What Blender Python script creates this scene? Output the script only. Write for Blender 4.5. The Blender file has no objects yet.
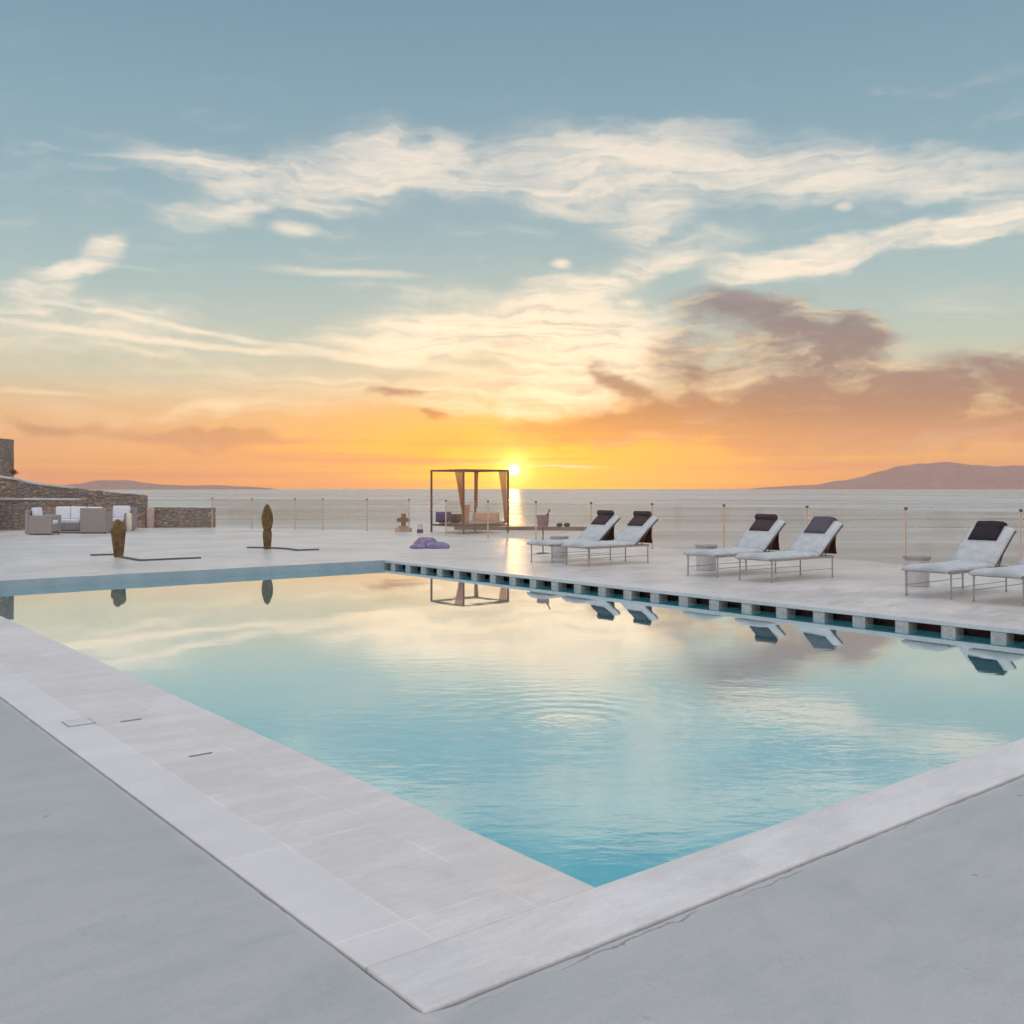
import bpy, bmesh, math, random
from mathutils import Vector, Matrix, noise as mnoise
from mathutils.geometry import tessellate_polygon
random.seed(7)
R = math.radians
F = 986.0; HZ = 488.0; EYE = 1.5
TH = R(38.75)
D2 = Vector((math.cos(TH), math.sin(TH), 0))      # across the pool
D1 = Vector((-math.sin(TH), math.cos(TH), 0))     # along the pool
P0 = Vector((0.312, 3.707, 0))                    # near inner corner of the pool
SUN_AZ = math.degrees(math.atan((514-512)/F)); SUN_EL = 1.05
def PW(v, u, z=0.0): return P0 + D2*v + D1*u + Vector((0, 0, z))
def gp(px, Y, z=0.0): return Vector(((px-512)/F*Y, Y, z))
sc = bpy.context.scene
col = sc.collection

# ------------------------------------------------------------ node helper
class S:
    """a socket with arithmetic"""
    def __init__(s, nt, sock): s.nt = nt; s.k = sock
    def _m(s, op, *a, clamp=False):
        n = s.nt.nodes.new('ShaderNodeMath'); n.operation = op; n.use_clamp = clamp
        for i, v in enumerate((s,)+a):
            if isinstance(v, S): s.nt.links.new(v.k, n.inputs[i])
            else: n.inputs[i].default_value = v
        return S(s.nt, n.outputs[0])
    def __add__(s, o): return s._m('ADD', o)
    def __radd__(s, o): return s._m('ADD', o)
    def __sub__(s, o): return s._m('SUBTRACT', o)
    def __rsub__(s, o): return (s*-1.0)+o
    def __mul__(s, o): return s._m('MULTIPLY', o)
    def __rmul__(s, o): return s._m('MULTIPLY', o)
    def __truediv__(s, o): return s._m('DIVIDE', o)
    def __pow__(s, o): return s._m('POWER', o)
    def max(s, o): return s._m('MAXIMUM', o)
    def min(s, o): return s._m('MINIMUM', o)
    def clamp(s): return s._m('ADD', 0.0, clamp=True)
    def f(s, op, *a): return s._m(op, *a)
    def ramp(s, a, b, smooth=True, c=0.0, d=1.0):
        n = s.nt.nodes.new('ShaderNodeMapRange')
        n.interpolation_type = 'SMOOTHSTEP' if smooth else 'LINEAR'
        s.nt.links.new(s.k, n.inputs[0])
        for i, v in zip((1, 2, 3, 4), (a, b, c, d)): n.inputs[i].default_value = v
        return S(s.nt, n.outputs[0])
def lin(c):
    return tuple((x/255/12.92 if x/255 <= .04045 else ((x/255+.055)/1.055)**2.4) for x in c[:3]) + (1.0,)
def setin(nt, sock, v):
    if isinstance(v, S): nt.links.new(v.k, sock)
    elif isinstance(v, bpy.types.NodeSocket): nt.links.new(v, sock)
    elif v is not None: sock.default_value = v
def mixc(nt, fac, a, b, mode='MIX'):
    n = nt.nodes.new('ShaderNodeMix'); n.data_type = 'RGBA'; n.blend_type = mode
    setin(nt, n.inputs[0], fac); setin(nt, n.inputs[6], a); setin(nt, n.inputs[7], b)
    return n.outputs[2]
def vec(nt, x=0.0, y=0.0, z=0.0):
    n = nt.nodes.new('ShaderNodeCombineXYZ')
    for i, v in enumerate((x, y, z)): setin(nt, n.inputs[i], v)
    return n.outputs[0]
def mapping(nt, v, loc=(0,0,0), rot=(0,0,0), scale=(1,1,1), kind='POINT'):
    n = nt.nodes.new('ShaderNodeMapping'); n.vector_type = kind
    nt.links.new(v, n.inputs[0])
    n.inputs[1].default_value = loc; n.inputs[2].default_value = rot; n.inputs[3].default_value = scale
    return n.outputs[0]
def noise(nt, v, scale=1.0, detail=4, rough=.55, dist=0.0, color=False):
    n = nt.nodes.new('ShaderNodeTexNoise'); n.noise_dimensions = '3D'
    if v is not None: nt.links.new(v, n.inputs['Vector'])
    n.inputs['Scale'].default_value = scale; n.inputs['Detail'].default_value = detail
    n.inputs['Roughness'].default_value = rough; n.inputs['Distortion'].default_value = dist
    return n.outputs['Color'] if color else S(nt, n.outputs['Fac'])
def vmath(nt, op, a, b=None, scale=None):
    n = nt.nodes.new('ShaderNodeVectorMath'); n.operation = op
    setin(nt, n.inputs[0], a)
    if b is not None: setin(nt, n.inputs[1], b)
    if scale is not None: n.inputs['Scale'].default_value = scale
    return n.outputs['Value'] if op in ('LENGTH', 'DISTANCE', 'DOT_PRODUCT') else n.outputs[0]
def cramp(nt, fac, pts, interp='LINEAR'):
    n = nt.nodes.new('ShaderNodeValToRGB'); cr = n.color_ramp; cr.interpolation = interp
    while len(cr.elements) > 1: cr.elements.remove(cr.elements[-1])
    cr.elements[0].position = pts[0][0]; cr.elements[0].color = pts[0][1]
    for p, c in pts[1:]:
        e = cr.elements.new(p); e.color = c
    setin(nt, n.inputs[0], fac)
    return n.outputs[0]

# ------------------------------------------------------------ world: dusk sky with cirrus
def build_world():
    w = bpy.data.worlds.new('World'); sc.world = w; w.use_nodes = True
    nt = w.node_tree; nt.nodes.clear()
    out = nt.nodes.new('ShaderNodeOutputWorld'); bg = nt.nodes.new('ShaderNodeBackground')
    nt.links.new(bg.outputs[0], out.inputs[0])
    tc = nt.nodes.new('ShaderNodeTexCoord')
    sx = nt.nodes.new('ShaderNodeSeparateXYZ'); nt.links.new(tc.outputs['Generated'], sx.inputs[0])
    X, Y, Z = (S(nt, sx.outputs[i]) for i in range(3))
    DEG = 180/math.pi
    az = X.f('ARCTAN2', Y)*DEG
    el = Z.f('ARCSINE')*DEG
    p = vec(nt, az, el, 0.0)
    # clear-sky colour by height (degrees above the horizon)
    E = 60.0
    g = [(0,(234,142,98)),(1.2,(240,163,106)),(2.8,(236,182,134)),(4.2,(230,188,144)),(6.2,(207,201,176)),(8.4,(190,199,186)),
         (10.8,(174,193,190)),(13.6,(158,184,189)),(16.5,(146,175,186)),(21.5,(131,163,179)),(26.5,(119,151,171)),(31,(124,152,175))]
    pts = [(e/E, lin(c)) for e, c in g] + [(45/E, (.62,.70,.86,1)), (1.0, (ZEN[0],ZEN[1],ZEN[2],1))]
    base = cramp(nt, (el/E).clamp(), pts)
    # away from the sun the low sky turns pale lavender
    back = az.f('ABSOLUTE').ramp(50, 140)*el.ramp(26, 50, c=1, d=0)
    base = mixc(nt, back, base, BACKC)
    daz = az - SUN_AZ; de = el - SUN_EL
    def gauss(sa, sb): return ((daz/sa)*(daz/sa) + (de/sb)*(de/sb))._m('MULTIPLY', -1.0).f('EXPONENT')
    base = mixc(nt, gauss(17, 3.8)*.58, base, (1.1,.50,.10,1))
    base = mixc(nt, gauss(9, 7)*.35, base, lin((255,215,130)))
    base = mixc(nt, gauss(13, 3.0)*.97, base, (1.35,.60,.0,1))
    base = mixc(nt, gauss(5.5, 1.6)*.75, base, (1.5,.90,.0,1))
    # clouds live in sky degrees (azimuth, elevation)
    w1 = noise(nt, mapping(nt, p, scale=(.16,.3,1)), 1, 2, .5, color=True)
    w2 = noise(nt, mapping(nt, p, loc=(9,3,0), scale=(.6,1.3,1)), 1, 4, .6, color=True)
    def warp(a1, a2):
        q = vmath(nt, 'SCALE', vmath(nt, 'SUBTRACT', w1, (.5,.5,.5)), scale=a1)
        r = vmath(nt, 'SCALE', vmath(nt, 'SUBTRACT', w2, (.5,.5,.5)), scale=a2)
        return vmath(nt, 'ADD', p, vmath(nt, 'ADD', q, r))
    def field(strokes, pw, lo=.0, hi=1.35):
        tot = None
        for cx, cy, a, b, rot, wt in strokes:
            A = math.atan((cx-512)/F); c = math.cos(A)
            e = math.degrees(math.atan((HZ-cy)/F*c))
            m = mapping(nt, pw, (math.degrees(A), e, 0), (0, 0, R(rot)), (a/17.2*c*c, b/17.2*c, 1), 'TEXTURE')
            l = S(nt, vmath(nt, 'LENGTH', m)).ramp(lo, hi, c=wt, d=0)
            tot = l if tot is None else (tot + l - tot*l*.8)     # soft union
        return tot
    pw = warp(3.0, .95); pf = warp(.8, .35)
    # long cirrus streaks, fine cross-combed filaments, billows
    st1 = noise(nt, mapping(nt, pw, rot=(0,0,R(-6)), scale=(.12,.80,1)), 1, 7, .56)
    st2 = noise(nt, mapping(nt, warp(2.5, .7), loc=(4,8,0), rot=(0,0,R(12)), scale=(.11,1.5,1)), 1, 6, .60)
    bil = noise(nt, mapping(nt, pw, loc=(1,5,2), scale=(.30,.60,1)), 1, 6, .58)
    LIGHT = [(200,168,110,20,-3,.85),(235,208,110,22,10,.8),(340,178,140,34,4,.95),(440,160,130,36,-4,.85),(560,172,130,48,-2,.95),
             (690,158,150,42,-2,.9),(820,172,150,40,-5,.8),(970,178,150,36,-2,.75),(1120,185,150,30,0,.8),(655,215,60,36,10,.8),
             (690,250,85,20,18,.65),(600,290,110,26,26,.65),
             (490,330,170,56,-3,.85),(590,345,95,66,0,.95),(400,345,110,26,0,.5),(640,340,60,40,30,.7),(560,400,120,34,0,.7),(450,395,130,24,-5,.55),
             (102,242,27,17,25,1.0),(70,270,60,18,22,.75),(45,300,60,16,0,.55),(110,320,200,30,-6,.5),
             (750,264,60,18,12,1.1),(830,250,85,19,7,1.2),(960,230,120,19,9,1.25),(1080,205,100,20,8,1.2),
             (880,360,90,22,-10,.5),(985,437,110,7,4,.9),(715,412,52,9,14,.8),(650,440,100,6,4,.5),
             (90,350,230,46,-4,.42),(330,390,200,30,0,.42),(60,408,130,14,-3,.4),(260,412,140,12,2,.4),(950,300,80,18,0,.3),(715,385,60,16,10,.65)]
    FINE = [(150,321,200,5,-8,.8),(150,338,230,6,-4,.95),(400,362,130,9,-7,.8),(292,229,34,11,0,.7),(560,266,15,8,-5,.9),
            (335,271,130,7,0,.65),(846,206,15,8,0,.8),(40,393,110,5,0,.6),(560,466,70,2.2,0,.8)]
    DARK = [(720,305,60,20,-10,.6),(795,318,100,34,-12,.95),(850,340,46,34,-40,.9),(815,378,95,24,18,.85),(690,365,60,48,-20,.7),(720,412,190,30,3,.9),
            (770,350,110,34,0,.6),(1010,368,100,34,10,.9),(920,395,170,34,12,.9),(1000,412,260,38,0,.95),(860,432,300,30,0,.95),(760,420,160,30,0,.8),(605,376,40,14,-35,.8),(640,400,60,16,-30,.75),
            (395,394,44,8,4,.65),(430,415,28,8,-4,.9),(150,432,120,11,-3,.75),(50,428,50,8,-6,.6),(240,438,120,8,0,.5),(560,436,240,18,6,.7),(1180,385,150,46,0,.95),(520,352,50,7,0,.35)]
    fl = field(LIGHT, pw); ff = field(FINE, pf); fd = field(DARK, pw)
    nl = st1*.6 + st2*.4
    dl = (fl*(.65 + nl*1.1) + (nl - .5)*1.5*fl.ramp(0,.5)).ramp(.06, 1.40)*st2.ramp(.30,.60, c=.72, d=1.1)
    df = (ff*(.3 + st1*1.5)).ramp(.15, 1.05)
    dd = (fd*(.80+bil*.55) + ((bil - .5)*.9 + (st1-.5)*.5)*fd.ramp(0,.4)).ramp(.06, .95)
    # faint high veil over the rest of the sky, all round
    veil = (st1*.6+st2*.4).ramp(.50, .80)*el.ramp(1, 5)*el.ramp(18, 24, c=.35, d=.0)
    veil2 = bil.ramp(.48,.75)*el.ramp(28,40)*.5
    near = gauss(24, 12)
    low = el.ramp(10, 3)
    clight = mixc(nt, low*.8, (.90,.80,.69,1), (1.0,.64,.30,1))
    clight = mixc(nt, near*.95, clight, (1.25,1.0,.66,1))
    cdark = cramp(nt, (el/14.0).clamp(), [(0,lin((216,144,108))),(.18,lin((207,144,110))),(.30,lin((178,130,108))),(.5,lin((150,124,120))),(.72,lin((141,126,129))),(1,lin((168,152,150)))])
    cdark = mixc(nt, gauss(12, 4)*.85, cdark, lin((248,160,40)))
    # tone inside the banks follows the billows
    cdark = mixc(nt, (bil*.5+st2*.5).ramp(.50,.70)*.22, cdark, lin((225,185,150)))
    c = mixc(nt, veil, base, clight)
    c = mixc(nt, veil2, c, (.95,.9,.92,1))
    c = mixc(nt, (dl*el.ramp(11, 17, c=.97, d=.80)).clamp(), c, clight)
    c = mixc(nt, fl.ramp(.4,.9)*st2.ramp(.50,.36)*el.ramp(14,9)*.45, c, lin((214,196,172)))
    dd = dd*el.ramp(.8, 5.0, c=.5, d=.90)
    c = mixc(nt, dd, c, cdark)
    rim = (fd + (bil - .5)*1.2)
    hl = rim.ramp(.15,.4)*rim.ramp(.85,.5)*st2.ramp(.42,.62)*el.ramp(3,6)*.38
    c = mixc(nt, hl*fd.ramp(0,.2), c, lin((248,214,165)))
    c = mixc(nt, (df*.85).clamp(), c, clight)
    # thin lines of bright and rosy haze right over the horizon
    band = noise(nt, mapping(nt, p, loc=(2,7,1), scale=(.05,2.1,1)), 1, 4, .55)
    c = mixc(nt, band.ramp(.48,.66)*el.ramp(4.2,1.5)*.5, c, lin((226,142,116)))
    c = mixc(nt, band.ramp(.48,.34)*el.ramp(4.2,1.5)*gauss(28,4)*.6, c, lin((255,200,90)))
    # aureole and disc of the setting sun
    r2 = (daz*daz + de*de)
    r = r2.f('SQRT')
    glow = (r2*(-1/.7)).f('EXPONENT')*1.0 + (r2*(-1/.13)).f('EXPONENT')*2.0
    glow2 = (r2*(-1/5.0)).f('EXPONENT')*.26
    def sc3(colv, f):
        n = nt.nodes.new('ShaderNodeVectorMath'); n.operation = 'SCALE'; n.inputs[0].default_value = colv
        nt.links.new(f.k, n.inputs['Scale']); return n.outputs[0]
    c = vmath(nt, 'ADD', c, sc3((1,.78,.25), glow+glow2))
    c = vmath(nt, 'ADD', c, sc3((1,.9,.62), r.ramp(.34,.16)*8.0))
    # physical sky underneath, faint
    sky = nt.nodes.new('ShaderNodeTexSky'); sky.sky_type = 'NISHITA'; sky.sun_disc = False
    sky.sun_elevation = R(SUN_EL); sky.sun_rotation = R(SUN_AZ); sky.altitude = 30
    nk = nt.nodes.new('ShaderNodeVectorMath'); nk.operation = 'SCALE'
    nt.links.new(sky.outputs[0], nk.inputs[0]); nk.inputs['Scale'].default_value = .01
    c = vmath(nt, 'ADD', c, nk.outputs[0])
    nt.links.new(c, bg.inputs[0]); bg.inputs[1].default_value = 1.0
    w.cycles.sampling_method = 'MANUAL'; w.cycles.sample_map_resolution = 512
ZEN = (1.06, 1.04, 1.05); BACKC = (.94, .87, .85, 1)
build_world()

sun = bpy.data.lights.new('sun_lamp', 'SUN'); sun.energy = .3; sun.angle = R(.5); sun.color = (1, .55, .16)
so = bpy.data.objects.new('sun_lamp', sun); col.objects.link(so)
sd = Vector((math.sin(R(SUN_AZ))*math.cos(R(SUN_EL)), math.cos(R(SUN_AZ))*math.cos(R(SUN_EL)), math.sin(R(SUN_EL))))
so.rotation_euler = sd.to_track_quat('Z', 'Y').to_euler()

cam = bpy.data.cameras.new('camera'); co = bpy.data.objects.new('camera', cam); col.objects.link(co)
co.location = (0, 0, EYE); co.rotation_euler = (R(90), 0, 0)
cam.sensor_width = 36; cam.lens = 36*F/1024; cam.shift_y = -(512-HZ)/1024
cam.clip_start = .05; cam.clip_end = 200000
sc.camera = co
sc.view_settings.view_transform = 'Standard'; sc.view_settings.look = 'None'
sc.view_settings.exposure = 0.0; sc.view_settings.gamma = 1
sc.cycles.use_denoising = True
sc.cycles.use_adaptive_sampling = True; sc.cycles.adaptive_threshold = .03; sc.cycles.adaptive_min_samples = 12
sc.cycles.max_bounces = 8; sc.cycles.transparent_max_bounces = 16; sc.cycles.volume_bounces = 1
sc.cycles.sample_clamp_indirect = 8

# ------------------------------------------------------------ materials
def newmat(name):
    m = bpy.data.materials.new(name); m.use_nodes = True; nt = m.node_tree; nt.nodes.clear()
    o = nt.nodes.new('ShaderNodeOutputMaterial'); return m, nt, o
def objco(nt, world=False):
    if world:
        g = nt.nodes.new('ShaderNodeNewGeometry'); return g.outputs['Position']
    t = nt.nodes.new('ShaderNodeTexCoord'); return t.outputs['Object']
def bumpn(nt, h, strength=.3, dist=.02, normal=None):
    b = nt.nodes.new('ShaderNodeBump'); b.inputs['Strength'].default_value = strength; b.inputs['Distance'].default_value = dist
    setin(nt, b.inputs['Height'], h)
    if normal is not None: nt.links.new(normal, b.inputs['Normal'])
    return b.outputs[0]
def pr(nt, o, color, rough=.6, normal=None, metallic=0, spec=.5, **k):
    b = nt.nodes.new('ShaderNodeBsdfPrincipled')
    setin(nt, b.inputs['Base Color'], color); setin(nt, b.inputs['Roughness'], rough)
    b.inputs['Metallic'].default_value = metallic; b.inputs['Specular IOR Level'].default_value = spec
    if normal is not None: nt.links.new(normal, b.inputs['Normal'])
    for kk, v in k.items(): b.inputs[kk].default_value = v
    nt.links.new(b.outputs[0], o.inputs[0]); return b
def simple(name, c1, c2=None, scale=20, rough=.6, bump=.2, bdist=.005, metallic=0, spec=.5, stretch=(1,1,1)):
    m, nt, o = newmat(name); c2 = c2 or c1
    v = mapping(nt, objco(nt), scale=stretch)
    n = noise(nt, v, scale, 5, .6)
    c = mixc(nt, n.ramp(.3, .7), (*c1, 1), (*c2, 1))
    n2 = noise(nt, v, scale*4, 3, .6)
    pr(nt, o, c, rough, bumpn(nt, n2, bump, bdist), metallic, spec); return m

def concrete(name, c1, c2, rough, spec=.5, streak=True, tile=None, bump=.12, speck=0.0, band=None, crack=False):
    m, nt, o = newmat(name); v = objco(nt)
    big = noise(nt, v, .45, 5, .6)
    mid = noise(nt, mapping(nt, v, rot=(0,0,R(20)), scale=(1, 3.2, 1)), 1.6, 7, .65, .6)
    fin = noise(nt, v, 70, 3, .7)
    tro = noise(nt, mapping(nt, v, rot=(0,0,R(-35)), scale=(1, 5, 1)), 4.0, 6, .7, 1.2)
    f = (big*.40 + mid*.33 + tro*.27)
    c = mixc(nt, f.ramp(.40,.60), (*c1, 1), (*c2, 1))
    grit = noise(nt, v, 240, 2, .6)
    c = mixc(nt, grit.ramp(.58,.70)*.32, c, (c1[0]*.6, c1[1]*.6, c1[2]*.6, 1))
    c = mixc(nt, grit.ramp(.40,.30)*.15, c, (.85,.84,.82,1))
    stn = noise(nt, mapping(nt, v, loc=(7,2,0)), 1.1, 6, .7, .8)
    c = mixc(nt, stn.ramp(.56,.70)*.35, c, (c1[0]*.80, c1[1]*.79, c1[2]*.77, 1))
    hair = noise(nt, mapping(nt, v, loc=(2,9,0)), 2.2, 3, .5, 2.5)
    c = mixc(nt, (hair-.5).f('ABSOLUTE').ramp(.004,.0)*big.ramp(.5,.62)*.25, c, (c1[0]*.55, c1[1]*.55, c1[2]*.55, 1))
    c = mixc(nt, fin.ramp(.35,.75)*.16, c, (c1[0]*.7, c1[1]*.7, c1[2]*.7, 1))
    if band is not None:
        sxx = nt.nodes.new('ShaderNodeSeparateXYZ'); nt.links.new(v, sxx.inputs[0])
        c = mixc(nt, S(nt, sxx.outputs[0]).ramp(band+.01, band-.01)*.5, c, (.73,.735,.765,1))
    if speck:
        sp = noise(nt, v, 9, 2, .5)
        c = mixc(nt, sp.ramp(.74,.79)*speck, c, (.10,.10,.09,1))
    h = tro*.6 + fin*.25 + mid*.5
    if crack:      # broken joint running along the near coping, dusty rim beside the copings
        sc_ = nt.nodes.new('ShaderNodeSeparateXYZ'); nt.links.new(v, sc_.inputs[0])
        lx, ly = S(nt, sc_.outputs[0]), S(nt, sc_.outputs[1])
        wob = noise(nt, v, 5, 5, .7) - .5; big2 = noise(nt, mapping(nt, v, loc=(3,3,0)), 1.3, 3, .5)
        ck = (ly + .375 + wob*.10).f('ABSOLUTE').ramp(.007, .001)*big2.ramp(.42, .56)
        c = mixc(nt, ck*.75, c, (.08,.08,.08,1)); h = h - ck*1.5
        dust = (lx + 1.0 + wob*.05).f('ABSOLUTE').ramp(.05, .0)*.35 + (ly + .35 + wob*.08).f('ABSOLUTE').ramp(.07, .0)*.35
        c = mixc(nt, dust.clamp(), c, (.56,.55,.54,1))
    if tile:
        vv = mapping(nt, v, loc=tile[2], rot=(0,0,tile[3] if len(tile) > 3 else 0))
        br = nt.nodes.new('ShaderNodeTexBrick'); nt.links.new(vv, br.inputs['Vector'])
        br.inputs['Scale'].default_value = 1; br.inputs['Brick Width'].default_value = tile[0]; br.inputs['Row Height'].default_value = tile[1]
        br.inputs['Mortar Size'].default_value = .007; br.inputs['Mortar Smooth'].default_value = .3; br.offset = 0.0
        br.inputs['Color1'].default_value = (.4,.4,.4,1); br.inputs['Color2'].default_value = (.62,.62,.62,1); br.inputs['Mortar'].default_value = (.5,.5,.5,1)
        tv = S(nt, br.outputs['Color'])
        c = mixc(nt, (tv-.4)*.7, c, (c1[0]*.86, c1[1]*.83, c1[2]*.82, 1))
        c = mixc(nt, S(nt, br.outputs['Fac'])*mid.ramp(.38,.62)*.42, c, (min(1,c1[0]*1.4), min(1,c1[1]*1.38), min(1,c1[2]*1.36), 1))
        h = h - S(nt, br.outputs['Fac'])*.4
    rr = (mid*.5+tro*.5).ramp(.35,.65, c=rough-.12, d=rough+.12)
    pr(nt, o, c, rr, bumpn(nt, h, bump, .01), 0, spec); return m

M = {}
M['deck_near'] = concrete('smooth_grey_concrete', (.39,.415,.425), (.475,.49,.495), .55, .35, speck=.5, bump=.35, crack=True)
M['coping'] = concrete('pale_stone_coping', (.62,.60,.595), (.78,.755,.75), .5, .4, tile=(.92,.43,(.2,.284,0),R(90)), bump=.25, band=-.714)
M['coping_far'] = concrete('white_cement_coping', (.60,.585,.60), (.70,.69,.70), .4, .5, bump=.2)
M['deck_far'] = concrete('polished_cement_terrace', (.52,.49,.465), (.79,.76,.745), .385, 1.0, tile=(1.8,1.8,(0,0,0)), bump=.05)
M['pool_wall'] = simple('pale_blue_pool_render', (.31,.38,.42), (.38,.45,.49), 3, .5, .1)
def block_mat():
    m, nt, o = newmat('white_render_block'); v = objco(nt)
    oi = nt.nodes.new('ShaderNodeObjectInfo'); rnd = S(nt, oi.outputs['Random'])
    n = noise(nt, vmath(nt, 'ADD', v, vec(nt, rnd*40.0, rnd*13.0, 0.0)), 14, 5, .65)
    c = mixc(nt, n.ramp(.35,.7), (.42,.41,.40,1), (.64,.63,.62,1))
    c = mixc(nt, rnd*.35, c, (.40,.40,.42,1))
    pr(nt, o, c, .75, bumpn(nt, n, .4, .01)); return m
M['block'] = block_mat()
M['dark'] = simple('recess_shade_brown', (.09,.048,.038), (.15,.085,.065), 12, .8, .2)  # dark brown stands in for the shade inside the overflow gaps
M['slot'] = simple('grey_slot', (.20,.20,.21), (.28,.28,.29), 12, .8, .1)
M['bronze'] = simple('bronze_painted_metal', (.17,.085,.05), (.22,.11,.07), 30, .45, .05)
M['steel'] = simple('brushed_steel', (.32,.30,.28), (.42,.40,.38), 30, .42, .05, metallic=.6)
M['darkmetal'] = simple('brown_painted_metal', (.075,.05,.045), (.10,.07,.06), 30, .5, .05)
M['mesh_white'] = simple('white_sling_fabric', (.39,.44,.47), (.50,.54,.56), 60, .8, .3, .002)
def fabric():
    m, nt, o = newmat('white_sling_fabric'); v = objco(nt)
    n = noise(nt, v, 5, 4, .6); cr = noise(nt, mapping(nt, v, scale=(5,1.2,5)), 2.2, 4, .6, .8); wv = noise(nt, v, 160, 2, .5)
    c = mixc(nt, n.ramp(.35,.65), (.47,.51,.54,1), (.59,.62,.64,1))
    c = mixc(nt, cr.ramp(.55,.7)*.25, c, (.40,.43,.47,1))
    pr(nt, o, c, .85, bumpn(nt, cr*1.0 + wv*.08, .7, .03)); return m
M['mesh_white'] = fabric()
M['towel'] = simple('dark_brown_towel', (.045,.03,.038), (.085,.055,.06), 40, .95, .6, .006)
M['towel_black'] = simple('black_towel', (.012,.010,.016), (.028,.02,.03), 40, .95, .6, .006)
M['towel_grey'] = simple('slate_grey_towel', (.075,.07,.09), (.12,.11,.14), 40, .95, .6, .006)
M['brown_cloth'] = simple('brown_canvas', (.10,.04,.025), (.14,.055,.035), 40, .9, .3)
M['drum'] = simple('grey_cement_drum', (.52,.50,.50), (.62,.60,.60), 9, .7, .3)
M['mauve'] = simple('mauve_cloth', (.17,.145,.27), (.30,.26,.40), 8, .85, .5, .01)
M['mauve_d'] = simple('slate_cushion', (.11,.09,.16), (.16,.12,.2), 8, .85, .3, .01)
M['bucket'] = simple('mauve_metal_bucket', (.33,.19,.21), (.40,.25,.27), 6, .35, .05, metallic=.5)
M['bottle'] = simple('dark_green_bottle', (.03,.04,.02), (.05,.05,.025), 6, .15, .0)
M['terracotta'] = simple('ochre_wood', (.26,.13,.07), (.34,.19,.11), 9, .8, .3)
M['sand'] = simple('sand_stone', (.50,.36,.26), (.6,.45,.33), 9, .8, .3)
def drape_mat():
    m, nt, o = newmat('peach_curtain')
    d = nt.nodes.new('ShaderNodeBsdfDiffuse'); d.inputs[0].default_value = (.75,.45,.30,1)
    t = nt.nodes.new('ShaderNodeBsdfTranslucent'); t.inputs[0].default_value = (.9,.5,.28,1)
    tp = nt.nodes.new('ShaderNodeBsdfTransparent')
    mx = nt.nodes.new('ShaderNodeMixShader'); mx.inputs[0].default_value = .6; nt.links.new(d.outputs[0], mx.inputs[1]); nt.links.new(t.outputs[0], mx.inputs[2])
    m2 = nt.nodes.new('ShaderNodeMixShader'); m2.inputs[0].default_value = .22; nt.links.new(mx.outputs[0], m2.inputs[1]); nt.links.new(tp.outputs[0], m2.inputs[2])
    nt.links.new(m2.outputs[0], o.inputs[0]); return m
M['drape'] = drape_mat()
M['white_cushion'] = simple('white_cushion', (.72,.75,.82), (.8,.82,.87), 10, .9, .2)
M['cream'] = simple('cream_canvas', (.74,.66,.55), (.82,.72,.6), 10, .9, .2)
M['plaster'] = simple('weathered_white_plaster', (.50,.49,.50), (.66,.65,.65), 4, .8, .4)
M['rosy'] = simple('rosy_stone', (.46,.34,.32), (.55,.42,.38), 8, .85, .4)
M['leaf'] = simple('dry_leaf', (.10,.055,.035), (.14,.09,.04), 9, .8, .2)

def stone_mat():
    m, nt, o = newmat('dry_stone'); v = objco(nt)
    wv = vmath(nt, 'ADD', mapping(nt, v, scale=(1,1,1.9)), vmath(nt, 'SCALE', noise(nt, v, 3, 3, .5, color=True), scale=.25))
    vo = nt.nodes.new('ShaderNodeTexVoronoi'); vo.feature = 'F1'; vo.inputs['Scale'].default_value = 4.6; nt.links.new(wv, vo.inputs['Vector'])
    ve = nt.nodes.new('ShaderNodeTexVoronoi'); ve.feature = 'DISTANCE_TO_EDGE'; ve.inputs['Scale'].default_value = 4.6; nt.links.new(wv, ve.inputs['Vector'])
    sp = nt.nodes.new('ShaderNodeSeparateColor'); nt.links.new(vo.outputs['Color'], sp.inputs[0])
    c = cramp(nt, sp.outputs[0], [(0,(.24,.205,.18,1)),(.3,(.34,.26,.21,1)),(.5,(.29,.265,.25,1)),(.7,(.40,.29,.22,1)),(.88,(.50,.33,.21,1)),(1,(.48,.44,.41,1))])
    n = noise(nt, v, 14, 5, .65)
    c = mixc(nt, n.ramp(.3,.75)*.6, c, (.25,.21,.185,1))
    e = S(nt, ve.outputs['Distance']).ramp(0, .10)
    c = mixc(nt, e, (.21,.185,.165,1), c)
    pr(nt, o, c, .9, bumpn(nt, e*.8 + n*.35, .8, .05)); return m
M['stone'] = stone_mat()
def wicker_mat():
    m, nt, o = newmat('grey_wicker'); v = objco(nt)
    ch = nt.nodes.new('ShaderNodeTexChecker'); nt.links.new(mapping(nt, v, scale=(30,30,45)), ch.inputs[0]); ch.inputs['Scale'].default_value = 1
    n = noise(nt, v, 22, 4, .6)
    c = mixc(nt, S(nt, ch.outputs['Fac'])*.6, (.24,.225,.23,1), (.46,.42,.42,1))
    c = mixc(nt, n.ramp(.35,.65)*.65, c, (.38,.31,.28,1))
    pr(nt, o, c, .7, bumpn(nt, S(nt, ch.outputs['Fac']), .5, .01)); return m
M['wicker'] = wicker_mat()
def cactus_mat():
    m, nt, o = newmat('cactus_skin'); v = objco(nt)
    n = noise(nt, v, 9, 5, .6); sp = noise(nt, v, 60, 2, .5)
    c = mixc(nt, n.ramp(.35,.65), (.10,.075,.03,1), (.24,.14,.055,1))
    c = mixc(nt, sp.ramp(.6,.7)*.7, c, (.45,.33,.18,1))
    pr(nt, o, c, .8, bumpn(nt, sp, .8, .01)); return m
M['cactus'] = cactus_mat()

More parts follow.
